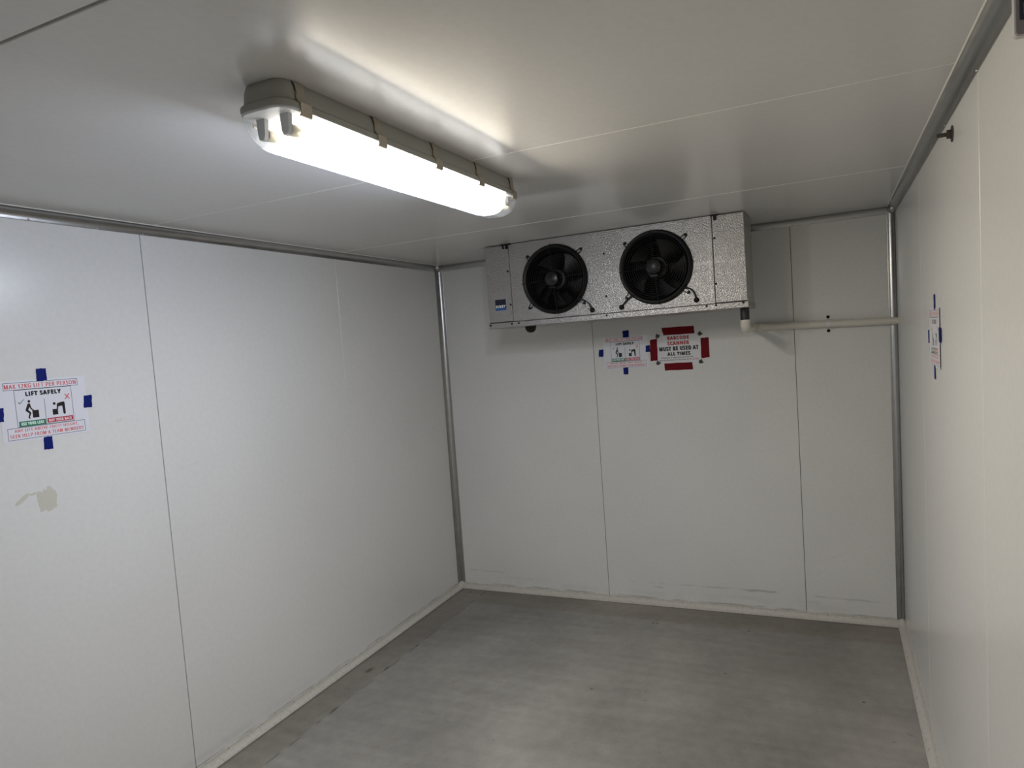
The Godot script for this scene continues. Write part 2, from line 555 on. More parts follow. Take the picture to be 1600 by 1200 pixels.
func build_room() -> void:
	var core := mat(Color(0.5, 0.5, 0.49), 0.7)
	var T := 0.012   # sheet thickness
	# ---- back wall
	var marks_b := [[0.0, 0.0405, 3.2, 0.0, 0.30, 0.005], [0.05, 0.137, 0.35, 0.0, 0.10, 0.006], [1.2, 0.142, 1.15, 0.004, 0.16, 0.005], [1.42, 0.118, 0.12, 0.0, 0.14, 0.006], [2.05, 0.141, 0.3, 0.0, 0.14, 0.006], [2.42, 0.139, 0.5, -0.02, 0.14, 0.005], [0.1, 0.07, 2.7, 0.0, 0.05, 0.02], [0.3, 0.10, 0.5, 0.0, 0.06, 0.01], [1.7, 0.09, 0.9, 0.01, 0.05, 0.012], [2.45, 0.33, 0.2, 0.5, 0.04, 0.004]]  # first stroke: gap shade above the floor coving, painted into the coat
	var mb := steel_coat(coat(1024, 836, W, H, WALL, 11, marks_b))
	var wb := structure_slab("wall_back", Vector3(-0.12, -0.1, -0.14), Vector3(W + 0.12, H + 0.1, -T), core, "pale cream insulated back wall carrying the cooling unit and two signs")
	var xs := [-0.02, 1.158, 2.406, W + 0.03]
	for i in 3:
		var st := begin()
		panel(st, Vector3.ZERO, Vector3.RIGHT, Vector3.UP, Vector3.BACK, xs[i] + 0.0014, xs[i + 1] - 0.0014, 0.0, H, T, 0.0015, Vector2(W, H))
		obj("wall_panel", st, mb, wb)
	# ---- left wall: runs from the back towards the camera
	var marks_l := [[-0.3, 0.0405, 6.0, 0.0, 0.30, 0.005], [2.03, 0.125, 0.15, -0.2, 0.12, 0.006], [2.0, 0.213, 0.05, 0.3, 0.10, 0.005], [2.42, 0.49, 0.012, 3.0, 0.2, 0.004], [1.2, 0.16, 0.8, 0.02, 0.05, 0.012], [2.33, 1.604, 0.03, 0.2, 0.12, 0.004], [2.0, 1.6, 0.25, -0.05, 0.035, 0.004], [0.05, 0.07, 3.4, 0.0, 0.05, 0.02], [0.1, 0.15, 0.6, 0.03, 0.06, 0.008], [2.55, 1.35, 0.3, 0.15, 0.03, 0.004], [1.5, 0.9, 0.3, -0.1, 0.03, 0.004]]  # leading stroke again paints the shade line over the coving
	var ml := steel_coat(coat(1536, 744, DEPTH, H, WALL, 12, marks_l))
	var wl := structure_slab("wall_left", Vector3(-0.16, -0.1, -0.02), Vector3(-0.021, H + 0.1, DEPTH + 0.02), core, "pale cream insulated left wall with a patch of adhesive residue")
	var zl := [0.0, 1.170, 2.435, 3.70, DEPTH]
	var gl := [0.0, 0.0012, 0.0030, 0.0030, 0.0]
	var ol := Vector3(left_x(0, 0), 0, 0)
	var eul := Vector3(0.0006, 0, 1)
	var evl := Vector3(0.0047, 1, 0)
	var enl := Vector3(1, -0.0047, -0.0006).normalized()
	for i in 4:
		var st := begin()
		# u runs towards the camera, so the sheet is laid with its axes swapped end for end
		panel(st, ol + eul * DEPTH, -eul, evl, enl, DEPTH - zl[i + 1] + gl[i + 1] / 2.0, DEPTH - zl[i] - gl[i] / 2.0, 0.0, H, T, 0.0014, Vector2(DEPTH, H))
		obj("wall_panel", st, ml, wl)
	residue(wl)
	# ---- right wall
	var marks_r := [[-0.3, 0.0405, 6.0, 0.0, 0.30, 0.005], [0.05, 0.15, 0.5, 0.0, 0.12, 0.005], [0.1, 0.09, 3.0, 0.0, 0.05, 0.02], [0.5, 0.30, 0.02, 2.0, 0.08, 0.004], [1.3, 0.2, 0.5, 0.05, 0.05, 0.006]]  # starts with the same painted shade line, the rest are scuffs
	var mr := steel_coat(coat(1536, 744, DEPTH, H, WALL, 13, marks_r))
	var wr := structure_slab("wall_right", Vector3(W + 0.021, -0.1, -0.02), Vector3(W + 0.16, H + 0.1, DEPTH + 0.02), core, "pale cream insulated right wall seen at a glancing angle")
	var zr := [0.0, 1.166, 2.428, 3.69, DEPTH]
	var gr := [0.0, 0.0018, 0.0024, 0.0024, 0.0]
	for i in 4:
		var st := begin()
		panel(st, Vector3(right_x(0, 0), 0, 0), Vector3(-0.00285, 0, 1), Vector3(0.00796, 1, 0), Vector3(-1, 0.00796, -0.00285).normalized(), zr[i] + gr[i] / 2.0, zr[i + 1] - gr[i + 1] / 2.0, 0.0, H, T, 0.0022, Vector2(DEPTH, H))
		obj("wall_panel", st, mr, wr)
	# ---- the wall behind the camera
	var mf := mat(WALL, 0.3)
	var wf := structure_slab("wall_front", Vector3(-0.16, -0.1, DEPTH + T), Vector3(W + 0.16, H + 0.1, DEPTH + 0.14), core, "pale cream insulated wall behind the camera")
	var xf := [-0.02, 1.2, 2.4, W + 0.03]
	for i in 3:
		var st := begin()
		panel(st, Vector3(W, 0, DEPTH), Vector3.LEFT, Vector3.UP, Vector3.FORWARD, W - xf[i + 1] + 0.001, W - xf[i] - 0.001, 0.0, H, T, 0.0015, Vector2(W, H))
		obj("wall_panel", st, mf, wf)
	# ---- ceiling
	var mc := steel_coat(coat(1024, 1280, W + 0.1, DEPTH, Color(0.855, 0.850, 0.838), 14, []))
	mc.roughness = 0.235
	var ce := structure_slab("ceiling", Vector3(-0.16, H + T, -0.14), Vector3(W + 0.16, H + 0.14, DEPTH + 0.14), core, "smooth cream ceiling of wide steel panels with fine joints")
	var zc := [-0.01, 1.150, 2.400, 3.664, DEPTH + 0.01]
	var gc := [0.0, 0.0012, 0.0020, 0.0075, 0.0]
	for i in 4:
		var st := begin()
		panel(st, Vector3(-0.03, H, 0), Vector3.RIGHT, Vector3.BACK, Vector3.DOWN, 0.0, W + 0.07, zc[i] + gc[i] / 2.0, zc[i + 1] - gc[i + 1] / 2.0, T, 0.0013, Vector2(W + 0.1, DEPTH))
		obj("ceiling_panel", st, mc, ce)
	# the pale bead of sealant along two ceiling joints
	var bead := mat(Color(0.93, 0.92, 0.89), 0.5)
	for z in [1.150, 2.400]:
		var st := begin()
		var w2 := 0.0022 if z > 2.0 else 0.0008
		extrude(st, PackedVector2Array([Vector2(-w2, 0.004), Vector2(-w2, -0.0002), Vector2(0, -0.0010), Vector2(w2, -0.0002), Vector2(w2, 0.004)]), Vector3(0.03, H, z), Vector3.BACK, Vector3.UP, Vector3(W - 0.06, 0, 0))
		obj("sealant_bead", st, bead, ce)
	# ---- floor
	var fm := mat(Color.WHITE, 0.42)
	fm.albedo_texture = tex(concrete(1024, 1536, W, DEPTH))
	fm.metallic_specular = 0.4
	var nt := NoiseTexture2D.new()
	nt.width = 512
	nt.height = 512
	nt.seamless = true
	nt.as_normal_map = true
	nt.bump_strength = 1.6
	nt.noise = noise(0.03, 41, 4)
	fm.normal_enabled = true
	fm.normal_texture = nt
	fm.normal_scale = 0.25
	var fl := obj("floor", begin_floor(), fm)
	structure(fl, "grey trowelled concrete floor with a darker filled strip along the walls", "floor")
	build_trims()

func begin_floor() -> SurfaceTool:
	var st := begin()
	var a := -0.05
	var b := W + 0.05
	var z0 := -0.02
	var z1 := DEPTH + 0.02
	var uv := func(x: float, z: float) -> Vector2: return Vector2(x / W, z / DEPTH)
	quad_uv(st, [Vector3(a, 0, z1), Vector3(b, 0, z1), Vector3(b, 0, z0), Vector3(a, 0, z0)], [uv.call(a, z1), uv.call(b, z1), uv.call(b, z0), uv.call(a, z0)])
	quad(st, Vector3(a, -0.1, z0), Vector3(b, -0.1, z0), Vector3(b, -0.1, z1), Vector3(a, -0.1, z1))
	quad(st, Vector3(a, -0.1, z1), Vector3(b, -0.1, z1), Vector3(b, 0, z1), Vector3(a, 0, z1))
	quad(st, Vector3(b, -0.1, z0), Vector3(a, -0.1, z0), Vector3(a, 0, z0), Vector3(b, 0, z0))
	quad(st, Vector3(a, -0.1, z0), Vector3(a, -0.1, z1), Vector3(a, 0, z1), Vector3(a, 0, z0))
	quad(st, Vector3(b, -0.1, z1), Vector3(b, -0.1, z0), Vector3(b, 0, z0), Vector3(b, 0, z1))
	return st

func structure_slab(called: String, lo: Vector3, hi: Vector3, m: Material, label: String) -> MeshInstance3D:
	var st := begin()
	cbox(st, lo, hi, 0.0)
	var o := obj(called, st, m)
	structure(o, label, called.get_slice("_", 0))
	return o

# old glue left by a label: an uneven patch with a smear beside it
func residue(wall: Node3D) -> void:
	var m := mat(Color(0.80, 0.795, 0.74), 0.75)
	var n := noise(0.9, 71, 3)
	var st := begin()
	for part in [[1.356, 2.929, 0.034, 0.039, 0.0], [1.392, 2.918, 0.008, 0.012, 0.0], [1.377, 3.012, 0.030, 0.007, 0.6], [1.388, 2.975, 0.010, 0.004, 0.2]]:
		var pts := PackedVector2Array()
		for k in 28:
			var a := TAU * k / 28
			var sq := 1.0 / maxf(absf(cos(a)), absf(sin(a)))
			var r: float = lerpf(1.0, sq, 0.55) * (1.0 + 0.30 * n.get_noise_2d(cos(a) * 2.0 + part[1] * 10.0, sin(a) * 2.0))
			pts.append(Vector2(cos(a) * part[2] * r, sin(a) * part[3] * r).rotated(part[4]))
		extrude(st, pts, Vector3(left_x(part[0], part[1]) - 0.0002, part[0], part[1]), Vector3(0, 0, -1), Vector3(0, 1, 0), Vector3(0.0007, 0, 0))
	var o := obj("adhesive_residue", st, m, wall)
	o.set_meta("label", "olive smear of old adhesive below the left sign")

# hollow coving in the corner o -> o + run, between the directions a and b
func cove(st: SurfaceTool, o: Vector3, run: Vector3, a: Vector3, b: Vector3, c: float, lip: float = 0.004, th: float = 0.0022) -> void:
	var pts := PackedVector2Array([Vector2(0, 0), Vector2(c + lip, 0), Vector2(c + lip, th * 0.6), Vector2(c + lip - 0.0012, th), Vector2(c, th)])
	for i in range(0, 13):
		var t := PI / 2 * i / 12.0
		pts.append(Vector2(th + (c - th) * (1.0 - sin(t)), th + (c - th) * (1.0 - cos(t))))
	pts.append_array(PackedVector2Array([Vector2(th, c + lip - 0.0012), Vector2(th * 0.6, c + lip), Vector2(0, c + lip)]))
	extrude(st, pts, o, a, b, run)

func trim(called: String, m: Material, o: Vector3, e: Vector3, a: Vector3, b: Vector3, c: float, label: String) -> MeshInstance3D:
	var st := begin()
	cove(st, o, e - o, a, b, c)
	var t := obj(called, st, m)
	structure(t, label, "trim")
	return t

func build_trims() -> void:
	var alu := mat(Color(0.72, 0.72, 0.715), 0.28, 1.0)
	var nt := NoiseTexture2D.new()
	nt.width = 256
	nt.height = 256
	nt.seamless = true
	nt.noise = noise(0.02, 52, 4)
	var ramp := Gradient.new()
	ramp.set_color(0, Color(0.93, 0.93, 0.93))
	ramp.set_color(1, Color(1, 1, 1))
	nt.color_ramp = ramp
	alu.albedo_texture = nt
	alu.uv1_triplanar = true
	alu.uv1_world_triplanar = true
	alu.uv1_scale = Vector3(2, 2, 2)
	var white := mat(Color(0.80, 0.79, 0.765), 0.55)
	var dn := NoiseTexture2D.new()
	dn.width = 512
	dn.height = 512
	dn.seamless = true
	dn.noise = noise(0.035, 53, 5)
	var dr := Gradient.new()
	dr.offsets = PackedFloat32Array([0.0, 0.13, 0.24, 1.0])
	dr.colors = PackedColorArray([Color(0.45, 0.42, 0.37), Color(0.72, 0.70, 0.66), Color(0.96, 0.95, 0.93), Color(1, 1, 1)])
	dn.color_ramp = dr
	white.albedo_texture = dn
	white.uv1_triplanar = true
	white.uv1_world_triplanar = true
	white.uv1_scale = Vector3(2.3, 2.3, 2.3)
	var c := 0.035
	var zf := DEPTH
	var X := Vector3.RIGHT
	var Y := Vector3.UP
	var Z := Vector3.BACK
	var t1 := trim("trim_1", alu, Vector3(left_x(H, 0), H, 0.0), Vector3(left_x(H, zf), H, zf), X, -Y, c, "aluminium coving along the top of the left wall")
	var t2 := trim("trim_2", alu, Vector3(0, H, 0), Vector3(W + 0.01, H, 0), Z, -Y, c, "aluminium coving along the top of the back wall")
	var t3 := trim("trim_3", alu, Vector3(right_x(H, 0), H, 0), Vector3(right_x(H, zf), H, zf), -X, -Y, c, "aluminium coving along the top of the right wall")
	var t4 := trim("trim_4", alu, Vector3(left_x(0, 0), 0, 0), Vector3(left_x(H, 0), H, 0), X, Z, 0.037, "upright aluminium coving in the far left corner")
	var t5 := trim("trim_5", alu, Vector3(right_x(0, 0), 0, 0), Vector3(right_x(H, 0), H, 0), -X, Z, 0.037, "upright aluminium coving in the far right corner")
	trim("trim_6", alu, Vector3(0, H, zf), Vector3(W, H, zf), -Z, -Y, c, "aluminium coving along the top of the wall behind the camera")
	for k in [["baseboard_left", Vector3(left_x(0, 0), 0, 0), Vector3(left_x(0, zf), 0, zf), X, "dirty white floor coving along the left wall"], ["baseboard_back", Vector3(0, 0, 0), Vector3(W, 0, 0), Z, "dirty white floor coving along the back wall"], ["baseboard_right", Vector3(right_x(0, 0), 0, 0), Vector3(right_x(0, zf), 0, zf), -X, "dirty white floor coving along the right wall"], ["baseboard_front", Vector3(0, 0, zf), Vector3(W, 0, zf), -Z, "white floor coving along the wall behind the camera"]]:
		var st := begin()
		cove(st, k[1], k[2] - k[1], k[3], Y, 0.033, 0.003, 0.004)
		structure(obj(k[0], st, white), k[4], "skirting")
	# corner caps where three covings meet
	var caps := [[left_x(0, 0), 1.0, 0.0, white, "trim_7", "rounded white cap in the far left floor corner"], [right_x(0, 0), -1.0, 0.0, white, "trim_8", "rounded white cap in the far right floor corner"], [left_x(H, 0), 1.0, H, alu, "trim_9", "small metal cap in the far left ceiling corner"], [right_x(H, 0), -1.0, H, alu, "trim_10", "small metal cap in the far right ceiling corner"]]
	for k in caps:
		var st := begin()
		var up: float = 1.0 if k[2] < 1.0 else -1.0
		var R := 0.046 if k[2] < 1.0 else 0.042
		var o := Vector3(k[0], k[2], 0)
		var ex := Vector3(k[1], 0, 0)
		var ey := Vector3(0, up, 0)
		var N := 8
		var at := func(i: int, j: int) -> Vector3:
			var th := PI / 2 * i / N
			var ph := PI / 2 * j / N
			return Vector3(sin(th) * cos(ph), cos(th), sin(th) * sin(ph)) * R * (1.0 + 0.10 * sin(2.0 * th) * sin(2.0 * ph))
		for i in N:
			for j in N:
				var p: Array = []
				for q in [[i, j], [i, j + 1], [i + 1, j + 1], [i + 1, j]]:
					var v: Vector3 = at.call(q[0], q[1])
					p.append(o + ex * v.x + ey * v.y + Z * v.z)
				if p[0].distance_to(p[1]) < 1e-6:
					edge3(st, p[0], p[2], p[3], p[2] - o)
				else:
					edge3(st, p[0], p[1], p[2], p[2] - o)
					edge3(st, p[0], p[2], p[3], p[2] - o)
		structure(obj(k[4], st, k[3]), k[5], "trim")
	var bead := mat(Color(0.90, 0.89, 0.86), 0.45)
	for k in [[t1, Vector3(left_x(H, 0) + 0.0405, H, 0.04), Vector3(left_x(H, zf) + 0.0405, H, zf), X], [t3, Vector3(right_x(H, 0) - 0.0405, H, 0.04), Vector3(right_x(H, zf) - 0.0405, H, zf), -X]]:
		var st := begin()
		extrude(st, PackedVector2Array([Vector2(-0.003, 0.0), Vector2(-0.003, 0.0016), Vector2(-0.001, 0.0026), Vector2(0.0012, 0.0016), Vector2(0.002, 0.0)]), k[1], k[3], -Y, k[2] - k[1])
		obj("sealant_bead", st, bead, k[0])
	# pop rivets along the covings
	var rs := begin()
	lathe(rs, [Vector2(0.0045, 0), Vector2(0.004, 0.0012), Vector2(0.002, 0.0022), Vector2(0.0, 0.0025)], Vector3.ZERO, Vector3.BACK, 10)
	var rivet := rs.commit()
	for z in [2.88, 2.62, 2.42, 2.14, 1.7, 1.17, 0.8, 0.4]:
		var r := again("rivet", rivet, alu, t1, Vector3(left_x(H, z) + 0.002, H - 0.034, z))
		r.rotation.y = PI / 2
	for z in [2.42, 1.9, 1.5, 1.2, 0.9, 0.5]:
		var r := again("rivet", rivet, alu, t3, Vector3(right_x(H, z) - 0.002, H - 0.034, z))
		r.rotation.y = -PI / 2
	for x in [0.3, 0.6, 2.32, 2.42, 2.75]:
		again("rivet", rivet, alu, t2, Vector3(x, H - 0.034, 0.002))
	for y in [2.3, 1.75, 1.1, 0.5]:
		again("rivet", rivet, alu, t4, Vector3(left_x(y, 0) + 0.036, y, 0.002))
		again("rivet", rivet, alu, t5, Vector3(right_x(y, 0) - 0.036, y, 0.002))

func edge3(st: SurfaceTool, a: Vector3, b: Vector3, c: Vector3, out: Vector3) -> void:
	if (b - a).cross(c - a).dot(out) > 0:
		tri(st, a, b, c)
	else:
		tri(st, a, c, b)

# ---------------------------------------------------------------- the batten light
# rounded oblong in plan, counter-clockwise as seen from above
func oblong(w: float, z0: float, z1: float, r: float, y: float) -> Array:
	var out: Array = []
	var hw := w / 2.0
	r = minf(r, hw - 0.0005)
	for q in [[1, 1, 0.0], [-1, 1, PI / 2], [-1, -1, PI], [1, -1, PI * 1.5]]:
		var c := Vector2(q[0] * (hw - r), (z1 - r) if q[1] > 0 else (z0 + r))
		for i in 7:
			var a: float = q[2] + PI / 2 * i / 6.0
			out.append(Vector3(LX + c.x + cos(a) * r, y, c.y + sin(a) * r))
	return out

func stack(rows: Array) -> Array:
	var rings: Array = []
	for r in rows:
		rings.append(oblong(r[0], r[1], r[2], r[3], r[4]))
	return rings

func build_light() -> void:
	var grey := mat(Color(0.62, 0.62, 0.59), 0.5)
	var steel := mat(Color(0.72, 0.685, 0.63), 0.38, 0.75)
	var t := thing("batten_light", "long grey ceiling batten light with two lit tubes behind a clear lens", "light")
	var z0 := 2.038
	var z1 := 3.290
	# housing: narrower at the ceiling, a step down to the lip that clamps the lens
	var st := begin()
	loft(st, stack([[0.112, z0 + 0.018, z1 - 0.018, 0.030, H], [0.118, z0 + 0.014, z1 - 0.014, 0.032, H - 0.004], [0.124, z0 + 0.010, z1 - 0.010, 0.034, H - 0.015], [0.126, z0 + 0.008, z1 - 0.008, 0.034, H - 0.040], [0.127, z0 + 0.007, z1 - 0.007, 0.034, H - 0.043], [0.136, z0 + 0.002, z1 - 0.002, 0.036, H - 0.046], [0.138, z0, z1, 0.037, H - 0.049], [0.138, z0, z1, 0.037, H - 0.0585], [0.1365, z0 + 0.0008, z1 - 0.0008, 0.036, H - 0.062]]), true, true, true)
	obj("housing", st, grey, t)
	# white gear tray
	st = begin()
	loft(st, stack([[0.130, z0 + 0.005, z1 - 0.005, 0.033, H - 0.0622], [0.130, z0 + 0.005, z1 - 0.005, 0.033, H - 0.066]]), true, true, true)
	obj("gear_tray", st, mat(Color(0.9, 0.9, 0.9), 0.4), t)
	# clear lens
	var shape := [[0.1375, 0.0005, 0.037, 0.0600], [0.1355, 0.002, 0.036, 0.074], [0.128, 0.009, 0.036, 0.092], [0.119, 0.016, 0.036, 0.108], [0.105, 0.026, 0.036, 0.121], [0.086, 0.040, 0.034, 0.131], [0.060, 0.056, 0.028, 0.137], [0.030, 0.074, 0.014, 0.139]]
	var rows: Array = []
	for r in shape:
		rows.append([r[0], z0 + r[1], z1 - r[1], r[2], H - r[3]])
	var clear := mat(Color(0.93, 0.96, 1.0, 0.22), 0.06)
	clear.transparency = BaseMaterial3D.TRANSPARENCY_ALPHA
	st = begin()
	loft(st, stack(rows), false, true, true)
	obj("clear_lens", st, clear, t)
	# the ribbed length of the lens that the tubes light up
	var glow := mat(Color(0.95, 0.95, 0.95), 0.5)
	glow.emission_enabled = true
	glow.emission = Color(1.0, 0.99, 0.97)
	glow.emission_energy_multiplier = 2.9
	rows = []
	for r in shape:
		rows.append([r[0] - 0.005, GZ0 + r[1] * 0.3, GZ1 - r[1] * 0.3, minf(r[2], 0.012), H - r[3] + 0.0025])
	st = begin()
	loft(st, stack(rows), true, true, true)
	obj("glowing_lens", st, glow, t)
	# lampholders and the ends of the two tubes
	var hold := mat(Color(0.60, 0.60, 0.60), 0.5)
	var cap := mat(Color(0.82, 0.78, 0.68), 0.35, 0.3)
	var lit := mat(Color(0.95, 0.95, 0.95), 0.4)
	lit.emission_enabled = true
	lit.emission = Color(1, 0.98, 0.94)
	lit.emission_energy_multiplier = 3.0
	for s in [-1.0, 1.0]:
		var x: float = LX + s * 0.034
		for e in [[z1 - 0.050, 1.0], [z0 + 0.050, -1.0]]:
			st = begin()
			extrude(st, PackedVector2Array([Vector2(-0.012, 0.0), Vector2(-0.010, -0.036), Vector2(-0.006, -0.046), Vector2(0.006, -0.046), Vector2(0.010, -0.036), Vector2(0.012, 0.0)]), Vector3(x, H - 0.066, e[0] - 0.006), Vector3.RIGHT, Vector3.UP, Vector3(0, 0, 0.012))
			obj("lampholder", st, hold, t)
			st = begin()
			lathe(st, [Vector2(0.0, 0.0), Vector2(0.0125, 0.0), Vector2(0.0135, 0.002), Vector2(0.0135, 0.028), Vector2(0.0125, 0.030), Vector2(0.0, 0.030)], Vector3(x, H - 0.098, e[0] - e[1] * 0.007), Vector3(0, 0, -e[1]), 20)
			obj("tube_cap", st, cap, t)
		st = begin()
		tube(st, [Vector3(x, H - 0.098, z0 + 0.086), Vector3(x, H - 0.098, z1 - 0.086)], 0.0125, 16)
		obj("tube", st, lit, t)
	# spring clips down both long sides
	for s in [-1.0, 1.0]:
		for z in [3.222, 2.932, 2.642, 2.364, 2.096]:
			st = begin()
			var b := Basis(Vector3(s, 0, 0), Vector3.UP, Vector3(0, 0, s))
			# upper strap against the housing
			extrude(st, PackedVector2Array([Vector2(0.0615, -0.004), Vector2(0.0632, -0.004), Vector2(0.0650, -0.020), Vector2(0.0665, -0.038), Vector2(0.0715, -0.047), Vector2(0.0700, -0.048), Vector2(0.0650, -0.040), Vector2(0.0632, -0.020)]), Vector3(LX, H, z - 0.014), b.x, Vector3.UP, Vector3(0, 0, 0.030))
			# tongue over the lip, hooked under the lens
			extrude(st, PackedVector2Array([Vector2(0.0700, -0.046), Vector2(0.0718, -0.046), Vector2(0.0722, -0.070), Vector2(0.0700, -0.0745), Vector2(0.0670, -0.0755), Vector2(0.0668, -0.0735), Vector2(0.0694, -0.0725), Vector2(0.0704, -0.069)]), Vector3(LX, H, z - 0.026), b.x, Vector3.UP, Vector3(0, 0, 0.036))
			obj("clip", st, steel, t)
			st = begin()
			tube(st, [Vector3(LX + s * 0.0600, H - 0.002, z + 0.020), Vector3(LX + s * 0.0645, H - 0.015, z + 0.017), Vector3(LX + s * 0.0650, H - 0.036, z + 0.012)], 0.0012, 6)
			obj("clip_wire", st, mat(Color(0.12, 0.12, 0.11), 0.5), t)

# ---------------------------------------------------------------- the cooling unit
const EX0 := 0.690
const EX1 := 2.212
const EY0 := 1.897
const EY1 := 2.396
const EZ := 0.595
const EB := 0.245

func build_evaporator() -> void:
	var t := thing("cooling_unit", "galvanised evaporator with two black fans hung under the ceiling", "cooling unit")
	var gal := mat(Color(0.66, 0.65, 0.64), 0.33, 0.9)
	var nt := NoiseTexture2D.new()
	nt.width = 512
	nt.height = 512
	nt.seamless = true
	nt.as_normal_map = true
	nt.bump_strength = 6.0
	nt.noise = noise(0.055, 61, 2)
	gal.normal_enabled = true
	gal.normal_texture = nt
	gal.normal_scale = 0.5
	gal.uv1_triplanar = true
	gal.uv1_scale = Vector3(5.2, 3.0, 5.2)
	var plain := mat(Color(0.72, 0.72, 0.70), 0.4, 0.85)
	var black := mat(Color(0.010, 0.010, 0.012), 0.42)
	var dull := mat(Color(0.012, 0.012, 0.013), 0.7)
	var dark := mat(Color(0.10, 0.10, 0.10), 0.45, 0.5)
	# casing: sheet sides, back and top
	var st := begin()
	var th := 0.0015
	cbox(st, Vector3(EX0 + 0.004, EY0 + 0.03, EB), Vector3(EX0 + 0.004 + th, EY1, EZ - 0.0025), 0.0)
	cbox(st, Vector3(EX1 - th, EY0 + 0.03, EB), Vector3(EX1, EY1, EZ - 0.0025), 0.0)
	cbox(st, Vector3(EX0 + 0.004, EY1 - th, EB), Vector3(EX1, EY1, EZ - 0.0025), 0.0)
	cbox(st, Vector3(EX0 + 0.006, EY0 + 0.03, EB), Vector3(EX1 - 0.002, EY1 - th, EB + th), 0.0)
	obj("casing", st, plain, t)
	# dark finned coil behind the fans
	st = begin()
	cbox(st, Vector3(0.87, EY0 + 0.04, EB + 0.02), Vector3(2.03, EY1 - 0.01, EB + 0.17), 0.002)
	obj("coil", st, dull, t)
	# end covers
	var S1 := 0.857
	var S2 := 2.046
	for c in [[EX0 + 0.004, S1 - 0.002], [S2 + 0.002, EX1]]:
		st = begin()
		cbox(st, Vector3(c[0], 1.933, EZ - 0.018), Vector3(c[1], EY1, EZ), 0.003)
		obj("end_cover", st, gal, t)
	# fan panel with two round openings
	st = begin()
	var y0 := 1.933
	var y1 := EY1
	var fans := [Vector2(1.141, 2.158), Vector2(1.737, 2.160)]
	var mid := 1.439
	for i in 2:
		var xa: float = S1 if i == 0 else mid
		var xb: float = mid if i == 0 else S2
		holed(st, xa, xb, y0, y1, fans[i], 0.192)
	obj("fan_panel", st, gal, t)
	# drip tray
	st = begin()
	cbox(st, Vector3(0.687, EY0, EB - 0.01), Vector3(2.217, 1.931, EZ + 0.006), 0.003)
	obj("drip_tray", st, gal, t)
	# screws
	var ss := begin()
	lathe(ss, [Vector2(0.0062, 0), Vector2(0.0058, 0.0025), Vector2(0.0035, 0.0038), Vector2(0.0, 0.004)], Vector3.ZERO, Vector3.BACK, 10)
	var sm := ss.commit()
	for p in [[0.702, 1.918, 1], [0.846, 1.918, 1], [0.892, 1.919, 1], [1.443, 1.919, 1], [2.001, 1.922, 1], [2.050, 1.922, 1], [2.190, 1.924, 1], [0.841, 2.236, 0], [0.844, 2.035, 0], [2.058, 2.277, 0], [2.055, 2.037, 0], [1.447, 2.27, 0], [1.446, 2.028, 0]]:
		again("screw", sm, dark, t, Vector3(p[0], p[1], EZ + 0.006 * p[2]))
	# hanging brackets up to the ceiling
	for x in [[0.842, 0.062], [2.062, 0.040]]:
		st = begin()
		cbox(st, Vector3(x[0] - x[1] / 2, EY1 - 0.004, EZ - 0.03), Vector3(x[0] + x[1] / 2, H, EZ + 0.012), 0.001)
		cbox(st, Vector3(x[0] - 0.004, EY1 - 0.026, EZ), Vector3(x[0] + 0.012, EY1 - 0.004, EZ + 0.010), 0.002)
		if x[0] < 1.0:
			cbox(st, Vector3(x[0] - 0.026, EY1 - 0.024, EZ), Vector3(x[0] - 0.016, EY1 - 0.004, EZ + 0.008), 0.002)
		obj("hanging_bracket", st, dark, t)
	# the rubber plug below the tray
	st = begin()
	lathe(st, [Vector2(0.0, -0.040), Vector2(0.016, -0.037), Vector2(0.028, -0.027), Vector2(0.034, -0.012), Vector2(0.035, 0.0), Vector2(0.0, 0.0)], Vector3(0.925, EY0, 0.50), Vector3.UP, 24)
	obj("rubber_plug", st, dull, t)
	# sticker with the maker's name
	st = begin()
	var im := Image.create(288, 264, false, Image.FORMAT_RGB8)
	im.fill(Color(0.05, 0.055, 0.19))
	im.fill_rect(Rect2i(0, 212, 288, 52), Color(0.10, 0.36, 0.66))
	words(im, "KIRBY", Rect2(18, 140, 252, 64), Color(0.93, 0.93, 0.93), true, 2.5)
	var sk := mat(Color.WHITE, 0.4)
	sk.albedo_texture = tex(im)
	sheet(st, Vector3(0.741, 2.006, EZ), Vector3(0.072, 0, 0), Vector3(0, 0.066, 0), 0.0006)
	var stk := obj("sticker", st, sk, t)
	stk.set_meta("label", "square navy and light blue maker's sticker reading KIRBY")
	for i in 2:
		build_fan(t, fans[i], i, black, dull, dark)

